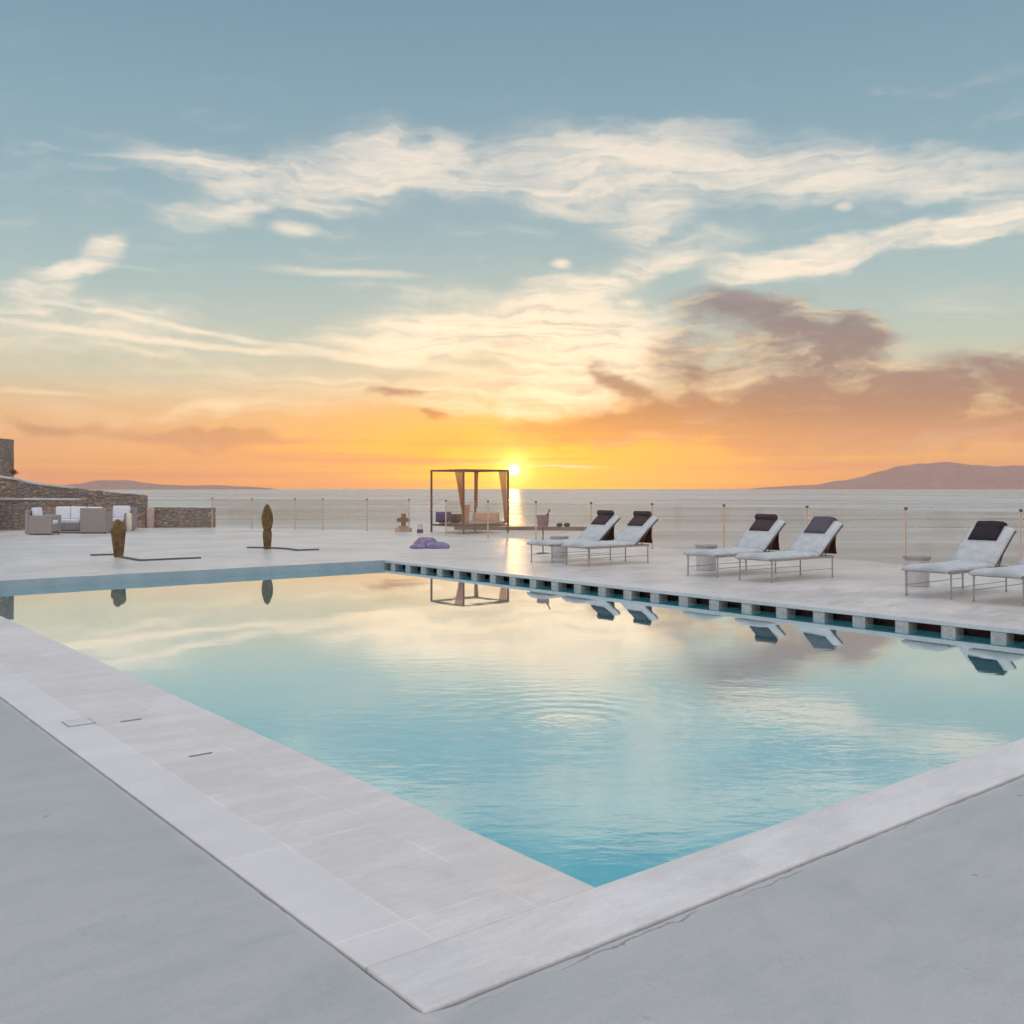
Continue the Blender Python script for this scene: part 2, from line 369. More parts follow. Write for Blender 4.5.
def water_pool():
    m, nt, o = newmat('pool_water_surface'); v = objco(nt, True)
    sx = nt.nodes.new('ShaderNodeSeparateXYZ'); nt.links.new(v, sx.inputs[0])
    X, Y = S(nt, sx.outputs[0]), S(nt, sx.outputs[1])
    JX, JY = .38, 6.85
    d = ((X-JX)*(X-JX) + (Y-JY)*(Y-JY)).f('SQRT')
    nd = noise(nt, v, 2.2, 3, .5)
    ring = ((d + nd*.10)*34.0).f('SINE')*(d*d*(-1/1.1)).f('EXPONENT')
    core = noise(nt, v, 14, 3, .6)*((d*d)*(-1/.05)).f('EXPONENT')
    rip = noise(nt, mapping(nt, v, rot=(0,0,R(10)), scale=(1,2.2,1)), 3.2, 4, .55, .4)
    amp = ((X-.2)*(X-.2)*.30 + (Y-6.6)*(Y-6.6)*.25)._m('MULTIPLY', -1/2.2).f('EXPONENT')
    swell = noise(nt, mapping(nt, v, scale=(1,1.5,1)), .8, 3, .5)
    fine = noise(nt, mapping(nt, v, scale=(1,2.0,1)), 9, 3, .5)
    h = ring*.035 + core*.6 + rip*(amp*.20+.004) + swell*.07 + fine*(amp*.06)
    b = bumpn(nt, h, 1.0, .0125)
    lw = nt.nodes.new('ShaderNodeLayerWeight'); lw.inputs['Blend'].default_value = .5; nt.links.new(b, lw.inputs['Normal'])
    fc = S(nt, lw.outputs['Facing']).ramp(0, 1, False)          # 1 at grazing
    fac = fc.ramp(.52, .85, False, c=.10, d=.83)
    gl = nt.nodes.new('ShaderNodeBsdfGlossy'); gl.inputs['Roughness'].default_value = .015; nt.links.new(b, gl.inputs['Normal'])
    gl.inputs['Color'].default_value = (1,1,1,1)
    tr = nt.nodes.new('ShaderNodeBsdfTransparent'); tr.inputs[0].default_value = (.50,.86,.89,1)
    mx = nt.nodes.new('ShaderNodeMixShader'); nt.links.new(fac.clamp().k, mx.inputs[0])
    nt.links.new(tr.outputs[0], mx.inputs[1]); nt.links.new(gl.outputs[0], mx.inputs[2]); nt.links.new(mx.outputs[0], o.inputs[0])
    return m
WPOW = 1.35
M['water'] = water_pool()
def pool_in():
    m, nt, o = newmat('turquoise_pool_lining'); v = objco(nt)
    n = noise(nt, v, 1.2, 5, .6)
    c = mixc(nt, n.ramp(.3,.7), (.15,.62,.70,1), (.26,.74,.79,1))
    pr(nt, o, c, .6, None); return m
M['pool_in'] = pool_in()
def sea():
    m, nt, o = newmat('sea_water'); v = objco(nt, True)
    big = noise(nt, mapping(nt, v, scale=(.0004,.0022,.001)), 1, 5, .55)
    ban = noise(nt, mapping(nt, v, loc=(3,1,0), rot=(0,0,R(3)), scale=(.0016,.011,.001)), 1, 6, .6)
    w = noise(nt, mapping(nt, v, scale=(.12,.3,.1)), 1, 5, .6)
    w2 = noise(nt, mapping(nt, v, scale=(.9,1.9,.1)), 1, 3, .6)
    b = bumpn(nt, w*1.0 + w2*.12, SEA_B, 2.0)
    rough = (big*.5+ban*.5).ramp(.38,.62, c=.22, d=.42)
    gl = nt.nodes.new('ShaderNodeBsdfGlossy'); nt.links.new(rough.k, gl.inputs['Roughness']); nt.links.new(b, gl.inputs['Normal'])
    gl.inputs['Color'].default_value = (.93,.88,.84,1)
    df = nt.nodes.new('ShaderNodeBsdfDiffuse'); df.inputs[0].default_value = (.15,.165,.18,1)
    mx = nt.nodes.new('ShaderNodeMixShader')
    nt.links.new((big*.5+ban*.5).ramp(.40,.60, c=SEA_G[0], d=SEA_G[1]).k, mx.inputs[0])
    nt.links.new(df.outputs[0], mx.inputs[1]); nt.links.new(gl.outputs[0], mx.inputs[2]); nt.links.new(mx.outputs[0], o.inputs[0])
    return m
SEA_B = .5; SEA_G = (.62, .86)
M['sea'] = sea()
def glass():
    m, nt, o = newmat('clear_railing_glass')
    lw = nt.nodes.new('ShaderNodeLayerWeight'); lw.inputs['Blend'].default_value = .5
    fr = S(nt, lw.outputs['Facing'])**5.0*.9 + .04
    gl = nt.nodes.new('ShaderNodeBsdfGlossy'); gl.inputs['Roughness'].default_value = .0
    tr = nt.nodes.new('ShaderNodeBsdfTransparent'); tr.inputs[0].default_value = (.95,.94,.92,1)
    mx = nt.nodes.new('ShaderNodeMixShader')
    nt.links.new(fr.k, mx.inputs[0]); nt.links.new(tr.outputs[0], mx.inputs[1]); nt.links.new(gl.outputs[0], mx.inputs[2])
    tl = nt.nodes.new('ShaderNodeBsdfTranslucent'); tl.inputs[0].default_value = (.85,.7,.5,1)
    m2 = nt.nodes.new('ShaderNodeMixShader'); m2.inputs[0].default_value = .04
    nt.links.new(mx.outputs[0], m2.inputs[1]); nt.links.new(tl.outputs[0], m2.inputs[2]); nt.links.new(m2.outputs[0], o.inputs[0]); return m
M['glass'] = glass()
M['island'] = simple('haze_tinted_scrub', (.30,.17,.17), (.38,.23,.21), .004, .95, .3, 30)  # pale mauve puts part of the distance haze into the scrub colour
M['earth'] = simple('dry_red_earth', (.13,.075,.05), (.20,.13,.09), 1.5, .95, .6, .1)

# ------------------------------------------------------------ mesh helpers
def box(bm, c, s, rz=0, bev=0, rot=None, seg=2):
    r = bmesh.ops.create_cube(bm, size=1.0)
    vs = r['verts']
    bmesh.ops.scale(bm, vec=s, verts=vs)
    if bev:
        es = list({e for v in vs for e in v.link_edges})
        rb = bmesh.ops.bevel(bm, geom=es, offset=bev, segments=seg, affect='EDGES', profile=.5)
        vs = list({v for f in rb['faces'] for v in f.verts} | {v for v in vs if v.is_valid})
    mat = rot if rot is not None else Matrix.Rotation(rz, 3, 'Z')
    bmesh.ops.rotate(bm, cent=(0,0,0), matrix=mat, verts=vs)
    bmesh.ops.translate(bm, vec=c, verts=vs)
    return vs
def tube(bm, a, b, r, seg=8, r2=None):
    a, b = Vector(a), Vector(b); d = b-a
    res = bmesh.ops.create_cone(bm, cap_ends=True, segments=seg, radius1=r, radius2=r if r2 is None else r2, depth=d.length)
    q = d.to_track_quat('Z', 'Y').to_matrix()
    bmesh.ops.rotate(bm, cent=(0,0,0), matrix=q, verts=res['verts'])
    bmesh.ops.translate(bm, vec=(a+b)/2, verts=res['verts'])
    return res['verts']
def lathe(bm, prof, seg=24, c=(0,0,0), ribs=0, rib=.0, lean=(0,0)):
    rings = []
    zb = prof[0][1]
    for r, z in prof:
        ring = []
        for i in range(seg):
            a = 2*math.pi*i/seg
            rr = r*(1 + rib*math.cos(ribs*a)) if ribs else r
            ring.append(bm.verts.new((c[0]+rr*math.cos(a)+lean[0]*(z-zb), c[1]+rr*math.sin(a)+lean[1]*(z-zb), c[2]+z)))
        rings.append(ring)
    for A, B in zip(rings, rings[1:]):
        for i in range(seg):
            bm.faces.new((A[i], A[(i+1) % seg], B[(i+1) % seg], B[i]))
    bm.faces.new(list(reversed(rings[0]))); bm.faces.new(rings[-1])
def prism(bm, pts, x0, x1, axis='x'):
    """extrude a closed outline (list of 2D points) between x0 and x1"""
    def P(p, x):
        return (x, p[0], p[1]) if axis == 'x' else ((p[0], x, p[1]) if axis == 'y' else (p[0], p[1], x))
    A = [bm.verts.new(P(p, x0)) for p in pts]; B = [bm.verts.new(P(p, x1)) for p in pts]
    n = len(pts)
    bm.faces.new(A); bm.faces.new(list(reversed(B)))
    for i in range(n): bm.faces.new((A[i], B[i], B[(i+1) % n], A[(i+1) % n]))
def obj(name, bm, mat, parent=None, smooth=False, loc=None, rz=None):
    bmesh.ops.recalc_face_normals(bm, faces=bm.faces)
    me = bpy.data.meshes.new(name); bm.to_mesh(me); bm.free()
    if isinstance(mat, str): mat = M[mat]
    me.materials.append(mat)
    if smooth:
        for p in me.polygons: p.use_smooth = True
    o = bpy.data.objects.new(name, me); col.objects.link(o)
    if parent: o.parent = parent
    if loc is not None: o.location = loc
    if rz is not None: o.rotation_euler = (0, 0, rz)
    return o
def tag(o, label, cat, group=None, kind=None):
    if label: o['label'] = label
    if cat: o['category'] = cat
    if group: o['group'] = group
    if kind: o['kind'] = kind
    return o
def struct(o): o['kind'] = 'structure'; return o
def thing(name, label, cat, loc=(0,0,0), rz=0, group=None):
    o = bpy.data.objects.new(name, None); col.objects.link(o); o.empty_display_size = .2
    o.location = loc; o.rotation_euler = (0, 0, rz)
    return tag(o, label, cat, group)
def children(o): return [c for c in bpy.data.objects if c.parent == o]
def dup(o, loc, rz, label, group=None):
    def rec(s, par):
        c = s.copy(); col.objects.link(c); c.parent = par
        for ch in kids.get(s.name, []): rec(ch, c)
        return c
    kids = {}
    for q in list(bpy.data.objects):
        if q.parent: kids.setdefault(q.parent.name, []).append(q)
    r = rec(o, None); r.location = loc; r.rotation_euler = (0, 0, rz); r['label'] = label
    if group: r['group'] = group
    return r
def frame_obj(o):      # local x = across the pool (v), y = along the pool (u)
    o.location = P0; o.rotation_euler = (0, 0, TH); return o
def sheet(bm, outer, holes, z, depth):
    loops = [[Vector((p[0], p[1], 0)) for p in outer]] + [[Vector((p[0], p[1], 0)) for p in h] for h in holes]
    flat = [p for l in loops for p in l]
    vs = [bm.verts.new((p.x, p.y, z)) for p in flat]
    for t in tessellate_polygon(loops):
        bm.faces.new([vs[i] for i in t])
    k = 0
    for l in loops:
        low = [bm.verts.new((p.x, p.y, z-depth)) for p in l]
        for i in range(len(l)):
            j = (i+1) % len(l)
            bm.faces.new((vs[k+i], vs[k+j], low[j], low[i]))
        k += len(l)
def toloc(p):          # world -> pool frame
    d = Vector(p)-P0; return (d.dot(D2), d.dot(D1))

# ------------------------------------------------------------ setting
PL, PWID = 14.95, 8.2          # pool length (u) and width (v)
WZ = -.13
# far terrace (polished), wraps the far and right sides
def wl(x, y): return toloc((x, y, 0))
CORNER = (15.62, 23.1)
outer = [(PWID+.34, -14), (15.62, -14), CORNER, wl(-3.4, 33.75), wl(-11.2, 37.75), wl(-20, 38.2), wl(-36, 34), (-22, PL+.0), (-1.0, PL), (PWID+.34, PL)]
bm = bmesh.new(); sheet(bm, outer, [], 0.0, 1.2)
struct(frame_obj(obj('terrace', bm, 'deck_far')))
# lighter cement coping slab that overhangs the overflow edge on the sea side
bm = bmesh.new(); box(bm, (PWID+.17, (PL-14)/2, -.027), (.34, PL+14, .054), bev=.006)
struct(frame_obj(obj('pool_edge', bm, 'coping_far')))
# foreground deck
bm = bmesh.new()
JIT = lambda t, s: .004*mnoise.noise(Vector((t*2.3, s, 0)))+.006*mnoise.noise(Vector((t*9, s, 3)))+.004*mnoise.noise(Vector((t*23, s, 3)))
VL, UN = -.99, -.335
edge = [(VL-.008+JIT(u, 1)*.6, u) for u in [PL-.0 - i*.04 for i in range(int((PL-UN)/.04))]] + [(VL, UN)] + [(v, UN-.016+JIT(v, 5)*1.3) for v in [VL+.1+.04*i for i in range(int((PWID-VL)/.04))]]
outer = edge + [(PWID+.34, UN-.012), (PWID+.34, -14), (-22, -14), (-22, PL)]
sheet(bm, outer, [], -.009, 1.0)
struct(frame_obj(obj('pool_deck', bm, 'deck_near')))
# mortar bed under the joint
bm = bmesh.new(); box(bm, (VL-.1, PL/2-.2, -.07), (.3, PL+.6, .08)); box(bm, (PWID/2-.3, UN-.1, -.075), (PWID+1.2, .3, .08))
struct(frame_obj(obj('joint_bed', bm, simple('old_mortar', (.14,.14,.14), (.24,.24,.24), 9, .9, .5))))
# near copings: pool side left (wide) and near side (narrow, one continuous cast strip)
bm = bmesh.new()
n = 70; us = [-.0 + i*(PL)/n for i in range(n+1)]
top = []
for i in range(n):
    pass
box(bm, ((VL+0)/2, PL/2, -.075), (-VL, PL, .15), bev=.004)
struct(frame_obj(obj('pool_coping', bm, 'coping')))
bm = bmesh.new()
box(bm, ((VL+PWID)/2, UN/2-.001, -.072), (PWID-VL, -UN, .150), bev=.012, seg=3)
struct(frame_obj(obj('pool_coping', bm, concrete('cast_coping', (.61,.605,.61), (.77,.76,.765), .5, .4, bump=.3))))
# pool basin
bm = bmesh.new()
def quad(*p): bm.faces.new([bm.verts.new(q) for q in p])
DZ = -1.45
quad((0,0,DZ),(PWID,0,DZ),(PWID,PL,DZ),(0,PL,DZ))
quad((.001,0,DZ),(.001,PL,DZ),(.001,PL,-.10),(.001,0,-.10)); quad((0,.001,DZ),(PWID,.001,DZ),(PWID,.001,-.10),(0,.001,-.10))
quad((0,PL-.003,DZ),(PWID+.4,PL-.003,DZ),(PWID+.4,PL-.003,WZ-.01),(0,PL-.003,WZ-.01))
quad((PWID-.003,0,DZ),(PWID-.003,PL,DZ),(PWID-.003,PL,WZ-.004),(PWID-.003,0,WZ-.004))
struct(frame_obj(obj('pool_basin', bm, 'pool_in')))
bm = bmesh.new(); box(bm, (.3, 1.6, -1.0), (.56, 3.0, .86), bev=.03)
struct(frame_obj(obj('pool_bench', bm, 'pool_in')))
bm = bmesh.new()
box(bm, ((PWID-1)/2, PL-.008, -.085), (PWID+1, .014, .168)); 
struct(frame_obj(obj('pool_wall', bm, 'pool_wall')))
bm = bmesh.new()
quad((0.002,0.002,WZ),(PWID+.36,0.002,WZ),(PWID+.36,PL-.004,WZ),(0.002,PL-.004,WZ))
frame_obj(struct(obj('pool_water', bm, 'water')))
# overflow edge: gutter behind pale blocks, recess shade painted in dark brown
bm = bmesh.new(); box(bm, (PWID+.31, PL/2, -.24), (.05, PL, .37))
struct(frame_obj(obj('overflow_gutter', bm, 'dark')))
proto = None
NB = 26; PITCH = .56
for i in range(NB):
    u = PL - .30 - i*PITCH
    if u < .1: break
    if proto is None:
        bm = bmesh.new(); box(bm, (0, 0, 0), (.20, .17, .10), bev=.008)
        proto = b = obj('edge_block', bm, 'block')
    else:
        b = proto.copy(); col.objects.link(b)
    b.location = PW(PWID+.115, u, -.105); b.rotation_euler = (0, 0, TH)
    where = 'at the far corner' if i < 2 else ''
    tag(b, 'small pale cement block under the overhanging pool edge, between dark gaps', 'block', 'pale blocks carrying the overflow edge')

# skimmer slots in the wide coping
for k, (v, u, l) in enumerate([(-.50, 3.80, .13), (-.46, 2.72, .13)]):
    bm = bmesh.new(); box(bm, (0, 0, 0), (l, .014, .004))
    o = obj('drain_slot', bm, 'slot', loc=PW(v, u, .0025), rz=TH)
    tag(o, ['short dark drain slot in the pale coping, the farther of two', 'short dark drain slot in the pale coping, the nearer of two'][k], 'drain slot', 'dark slots in the coping')
t = thing('access_cover', 'faint outline of a small square cover in the pale coping', 'cover', PW(-.78, 3.95, 0), TH)
bm = bmesh.new(); box(bm, (0,0,.003), (.15,.15,.004), bev=.001); obj('lid', bm, 'coping_far', t)
bm = bmesh.new()
for a, b2 in (((0,.08),(.17,.008)), ((0,-.08),(.17,.008)), ((.08,0),(.008,.152)), ((-.08,0),(.008,.152))): box(bm, (a[0],a[1],.0015), (b2[0],b2[1],.004))
obj('frame', bm, simple('grey_joint', (.3,.3,.3), (.36,.36,.36), 20, .8), t)

# platform outside the railing, under the daybed
PLAT = [(15.62, 14.6), (15.62, 23.1), wl(-3.4, 33.75), wl(-3.9, 35.3), wl(-.5, 35.9), wl(4.4, 35.0), wl(2.9, 26.4)]
bm = bmesh.new(); sheet(bm, PLAT, [], -.006, 1.2)
struct(frame_obj(obj('lower_terrace', bm, 'deck_far')))

# sea and land
bm = bmesh.new()
bmesh.ops.create_circle(bm, cap_ends=True, segments=96, radius=30500)
bmesh.ops.translate(bm, vec=(0,0,-30), verts=bm.verts)
struct(obj('sea', bm, 'sea'))

poly = [PW(15.5,-13), PW(15.5,15), Vector((3.6,26.6,0)), Vector((4.2,34.5,0)), Vector((-3.9,35,0)), Vector((-11.2,37.4,0)), Vector((-34,36,0)), Vector((-34,-30,0)), Vector((10,-30,0))]
def inside_dist(x, y):
    # signed distance to the terrace outline, negative inside
    best = 1e9; ins = False; n = len(poly)
    for i in range(n):
        a, b = poly[i], poly[(i+1) % n]
        ex, ey = b.x-a.x, b.y-a.y; t = max(0, min(1, ((x-a.x)*ex+(y-a.y)*ey)/(ex*ex+ey*ey)))
        best = min(best, math.hypot(x-a.x-t*ex, y-a.y-t*ey))
        if (a.y > y) != (b.y > y) and x < (b.x-a.x)*(y-a.y)/(b.y-a.y)+a.x: ins = not ins
    return -best if ins else best
bm = bmesh.new(); G = 3.0; nx, ny = 70, 60; grid = []
for j in range(ny+1):
    row = []
    for i in range(nx+1):
        x = -130+i*G*(1 if i else 1); y = -70+j*G
        d = inside_dist(x, y)
        z = -1.6 if d < 0 else -1.6 - d*.62
        z += (mnoise.noise(Vector((x*.15, y*.15, 0)))*1.0)*min(1, max(0, d)/6)
        m = math.exp(-(((x+19)/5.0)**2 + ((y-42.5)/3.0)**2))
        z = z*(1-m) + m*1.25 if (d > 0 and x < -10) else z
        row.append(bm.verts.new((x, y, max(z, -31))))
    grid.append(row)
for j in range(ny):
    for i in range(nx): bm.faces.new((grid[j][i], grid[j][i+1], grid[j+1][i+1], grid[j+1][i]))
struct(obj('hillside', bm, 'earth', smooth=True))

def island(profile, Y, depth, seed, name='island'):
    """profile: (px, py) skyline of the photo turned into metres at distance Y"""
    bm = bmesh.new(); pts = [((px-512)/F*Y, max(0.0, (HZ+.6-py)/F*Y)) for px, py in profile]
    x0, x1 = pts[0][0], pts[-1][0]; nx, ny = 160, 26
    def H(x):
        for (a, ha), (b, hb) in zip(pts, pts[1:]):
            if a <= x <= b:
                t = (x-a)/(b-a); t = t*t*(3-2*t); return ha+(hb-ha)*t
        return 0
    rows = []
    for j in range(ny+1):
        t = j/ny*2-1; row = []
        for i in range(nx+1):
            x = x0+(x1-x0)*i/nx
            s = max(0, 1-abs(t)**1.7)
            nn = mnoise.fractal(Vector((x*.0022+seed, t*2.2, seed)), 1, 2, 5)
            z = -30.5 + (H(x)+28)*s*(1+.16*nn*(1-s*.7)) * (1 if 0 < i < nx else 0)
            row.append(bm.verts.new((x, Y+t*depth, z)))
        rows.append(row)
    for j in range(ny):
        for i in range(nx): bm.faces.new((rows[j][i], rows[j][i+1], rows[j+1][i+1], rows[j+1][i]))
    return struct(obj(name, bm, 'island', smooth=True))
island([(770,487.5),(800,486),(822,485),(845,481),(868,477),(885,471),(905,466),(922,464),(938,462.5),(955,464),(975,465.5),(1000,467),(1024,466),(1060,468),(1100,474),(1160,480),(1220,487.5)], 24000, 2600, 3)
island([(60,487.5),(85,484),(105,480.5),(125,480.5),(140,483),(160,485),(190,486),(215,485.5),(240,486.8),(262,488)], 21000, 1600, 11)
island([(-60,488),(0,486),(60,485.5),(110,486.5),(180,488)], 27000, 1500, 17)

# ------------------------------------------------------------ glass railings
def railing(name, label, pts, posts_mat='steel', panel_h=1.03):
    """pts: world positions of posts in order"""
    base = pts[0]
    t = thing(name, label, 'railing', base)
    for i, p in enumerate(pts):
        bm = bmesh.new(); q = p-base
        tube(bm, q, q+Vector((0,0,1.08)), .021, 10); tube(bm, q, q+Vector((0,0,.02)), .05, 12)
        po = obj('post', bm, posts_mat, t)
        bm = bmesh.new(); tube(bm, q+Vector((0,0,1.08)), q+Vector((0,0,1.125)), .032, 12)
        obj('post_cap', bm, 'darkmetal', po)
    for a, b in zip(pts, pts[1:]):
        d = (b-a).normalized(); L = (b-a).length; ang = math.atan2(d.y, d.x)
        bm = bmesh.new(); c = (a+b)/2-base
        box(bm, (c.x, c.y, .05+panel_h/2), (L-.07, .010, panel_h), rz=ang)
        obj('glass_panel', bm, 'glass', t)
    return t
main = [PW(15.37, u) for u in (3.07-4.4, 3.07-2.2, 3.07, 5.27, 7.44, 9.67, 11.89, 14.12, 16.31, 18.57, 20.8, 23.0)]
railing('glass_railing', 'long clear glass railing with slim posts along the sea side behind the loungers', main, posts_mat=simple('pale_brass_post', (.62,.45,.34), (.7,.5,.38), 20, .4, .05, metallic=.3))
left = [gp(212,37.3), gp(252,36.6), gp(295,35.8), gp(323,35.2), gp(367,34.5), gp(409,33.7)]
railing('glass_railing', 'shorter glass railing at the far left between low stone wall and brown cross', left, posts_mat=simple('pale_post', (.50,.44,.38), (.6,.52,.44), 20, .4, .05, metallic=.3))

# ------------------------------------------------------------ loungers
GL = 'sun loungers in pairs along the sea side'
def lounger(loc, label, towel='towel', roll=True, cloth=True, sag=0.0):
    """local x = foot to head, y = width; origin under the foot-left leg"""
    t = thing('sun_lounger', label, 'sun lounger', loc, TH+R(random.uniform(-1.6,1.6)), GL)
    W = .64; zf = .355
    for x in (0, 1.6):
        for y in (0, -W):
            bm = bmesh.new(); tube(bm, (x, y, 0), (x, y, zf-.012), .012, 8); tube(bm, (x, y, 0), (x, y, .012), .02, 8)
            obj('leg', bm, 'steel', t)
    bm = bmesh.new()
    for y in (0, -W): box(bm, (.80, y, zf-.003), (1.66, .032, .036), bev=.004)
    for x in (-.02, 1.62): box(bm, (x, -W/2, zf), (.026, W-.03, .028), bev=.004)
    obj('frame', bm, 'steel', t)
    bm = bmesh.new(); tube(bm, (0, -.0, .15), (1.6, 0, .15), .005, 6); tube(bm, (0, -W, .15), (1.6, -W, .15), .005, 6)
    obj('stretcher', bm, 'steel', t)
    # sling: seat and back as a thick, slightly sagging cushion
    def pad(name, prof, th, w0, w1, mat, par, bulge=.012):
        bm = bmesh.new(); ny = 10; rows = []
        n = len(prof)
        for side in (1, 0):
            for i, (x, z) in enumerate(prof):
                a = prof[max(0,i-1)]; b = prof[min(n-1,i+1)]
                d = Vector((b[0]-a[0], b[1]-a[1])).normalized(); nx_, nz_ = -d.y, d.x
                row = []
                for j in range(ny+1):
                    s = j/ny; y = w0+(w1-w0)*s
                    ed = min(1, min(s, 1-s)*6); en = min(1, min(i, n-1-i)/1.5+.35)
                    k = (th*(.45+.55*ed*en) + bulge*math.sin(math.pi*s)) if side else 0
                    row.append(bm.verts.new((x+nx_*k, y, z+nz_*k)))
                rows.append(row)
        T, B = rows[:n], rows[n:]
        for Q in (T, B):
            for i in range(n-1):
                for j in range(ny): bm.faces.new((Q[i][j], Q[i][j+1], Q[i+1][j+1], Q[i+1][j]))
        for i in range(n-1):
            bm.faces.new((T[i][0], T[i+1][0], B[i+1][0], B[i][0])); bm.faces.new((T[i][ny], B[i][ny], B[i+1][ny], T[i+1][ny]))
        for j in range(ny):
            bm.faces.new((T[0][j], B[0][j], B[0][j+1], T[0][j+1])); bm.faces.new((T[-1][j], T[-1][j+1], B[-1][j+1], B[-1][j]))
        return obj(name, bm, mat, par, smooth=True)
    seat = [(-.10,.352),(-.085,.373)]+[(x, .372 - .012*math.sin(math.pi*x/1.25)) for x in (0,.15,.3,.45,.6,.75,.9,1.05,1.18)]+[(1.25,.376)]
    hx, hz = 1.24, .375; ang = R(38.5); BL = .80
    back = [(hx+BL*s*math.cos(ang), hz+BL*s*math.sin(ang)+.012*math.sin(math.pi*s)) for s in [i/9 for i in range(10)]]
    back += [(back[-1][0]+.02, back[-1][1]+.004)]
    pad('seat_cushion', seat, .07, .01, -W-.01, 'mesh_white', t)
    bk = pad('backrest', back, .065, .01, -W-.01, 'mesh_white', t)
    bm = bmesh.new()
    bx, bz = back[-2]
    for y in (.005, -W-.005): 
        tube(bm, (hx, y, hz-.018), (bx, y, bz-.018), .013, 8)
    tube(bm, (bx, .02, bz-.012), (bx, -W-.02, bz-.012), .014, 8)
    for y in (-.03, -W+.03): tube(bm, (hx+.42, y, hz+.30), (hx+.20, y, zf+.01), .009, 6)
    obj('backrest_frame', bm, 'darkmetal', t)
    if cloth:
        bm = bmesh.new()
        xx = bx-.10; n = 8; rows = []
        for i in range(n+1):
            s = i/n; z = .385 + (bz-.11-.385)*s
            row = [bm.verts.new((xx-.03*math.sin(math.pi*s)+.006*math.sin(j*1.9), -.03-(W-.06)*j/10, z)) for j in range(11)]
            rows.append(row)
        for i in range(n):
            for j in range(10): bm.faces.new((rows[i][j], rows[i][j+1], rows[i+1][j+1], rows[i+1][j]))
        bmesh.ops.solidify(bm, geom=bm.faces[:], thickness=.006)
        obj('back_cloth', bm, 'brown_cloth', t, smooth=True)
    # headrest: folded towel lying on the backrest, rolled at its top
    ca, sa = math.cos(ang), math.sin(ang)
    def on(s, h): return (hx+s*ca-h*sa, hz+s*sa+h*ca)
    prof = [on(.47,.078), on(.49,.082), on(.56,.088), on(.64,.088), on(.72,.09), on(.79,.09)] + ([on(.83,.075)] if roll else [on(.83,.088), on(.865,.07), on(.87,.03)])
    pl = pad('pillow', prof, .035, -.10, -W+.12, towel, t, bulge=.01)
    if roll:
        bm = bmesh.new(); c = on(.79, .135)
        tube(bm, (c[0], -.09, c[1]), (c[0], -W+.11, c[1]), .058, 18)
        bmesh.ops.bevel(bm, geom=[e for e in bm.edges if len(e.link_faces) == 2 and abs(e.verts[0].co.y-e.verts[1].co.y) < 1e-5], offset=.014, segments=2, affect='EDGES')
        obj('towel_roll', bm, towel, pl, smooth=True)
    else:
        bm = bmesh.new(); c = on(.79, .11)
        box(bm, (c[0], -W/2+.01, c[1]), (.14, W-.24, .05), rot=Matrix.Rotation(-ang, 3, 'Y'), bev=.02)
        obj('towel_fold', bm, towel, pl, smooth=True)
    return t
lounger(PW(10.30, 12.70), 'white sun lounger farthest left, nearest the daybed and the ice bucket', 'towel', True)
lounger(PW(10.36, 11.70), 'white sun lounger with rolled brown towel, right one of the farthest pair', 'towel', True)
lounger(PW(10.43, 8.65), 'white sun lounger with rolled dark towel, left one of the middle pair', 'towel', True)
lounger(PW(10.40, 7.52), 'white sun lounger with flat slate towel, right one of the middle pair', 'towel_grey', False)
lounger(PW(10.36, 4.60), 'white sun lounger with flat black towel and no cloth behind its back', 'towel_black', False, False)
lounger(PW(10.36, 3.65), 'white sun lounger cut off by the right edge of the photo', 'towel_black', False, False)

# drum side tables
GT = 'cement drum side tables beside the loungers'
def drum(loc, label):
    t = thing('side_table', label, 'side table', loc, TH, GT)
    bm = bmesh.new(); lathe(bm, [(.165,0),(.178,.01),(.178,.40),(.17,.41)], 32); obj('base', bm, 'drum', t, smooth=False)
    bm = bmesh.new(); lathe(bm, [(.185,.411),(.2,.415),(.2,.455),(.193,.462)], 32)
    obj('table_top', bm, simple('weathered_top', (.30,.29,.27), (.38,.36,.33), 9, .6, .2), t)
    return t
dt = drum(PW(11.5, 13.2), 'grey drum side table half hidden behind the farthest left lounger')
dup(dt, PW(11.5, 9.15), TH, 'grey drum side table behind the left lounger of the middle pair')
dup(dt, PW(11.73, 5.2), TH, 'grey drum side table behind the lounger with the black towel')

# ice bucket on stand
t = thing('ice_bucket_stand', 'slim stand carrying a mauve ice bucket beside the farthest lounger', 'ice bucket', gp(543, 22.6))
bm = bmesh.new(); lathe(bm, [(.15,0),(.15,.012),(.03,.025)], 24); tube(bm, (0,0,.02), (0,0,.62), .013, 8); obj('stand', bm, 'darkmetal', t)
bm = bmesh.new(); lathe(bm, [(.105,.62),(.12,.625),(.145,.86),(.155,.875),(.148,.88),(.135,.86),(.115,.65)], 28); obj('bucket', bm, 'bucket', t, smooth=False)
bm = bmesh.new()
lathe(bm, [(.04,0),(.042,.02),(.042,.2),(.03,.25),(.014,.28),(.014,.36),(.017,.37),(.017,.385)], 16)
bmesh.ops.rotate(bm, cent=(0,0,0), matrix=Matrix.Rotation(R(24), 3, 'Y'), verts=bm.verts); bmesh.ops.translate(bm, vec=(-.0,0,.66), verts=bm.verts)
o = obj('wine_bottle', bm, 'bottle', smooth=True, loc=gp(543, 22.6)); tag(o, 'dark wine bottle tilted to the right in the ice bucket', 'bottle')

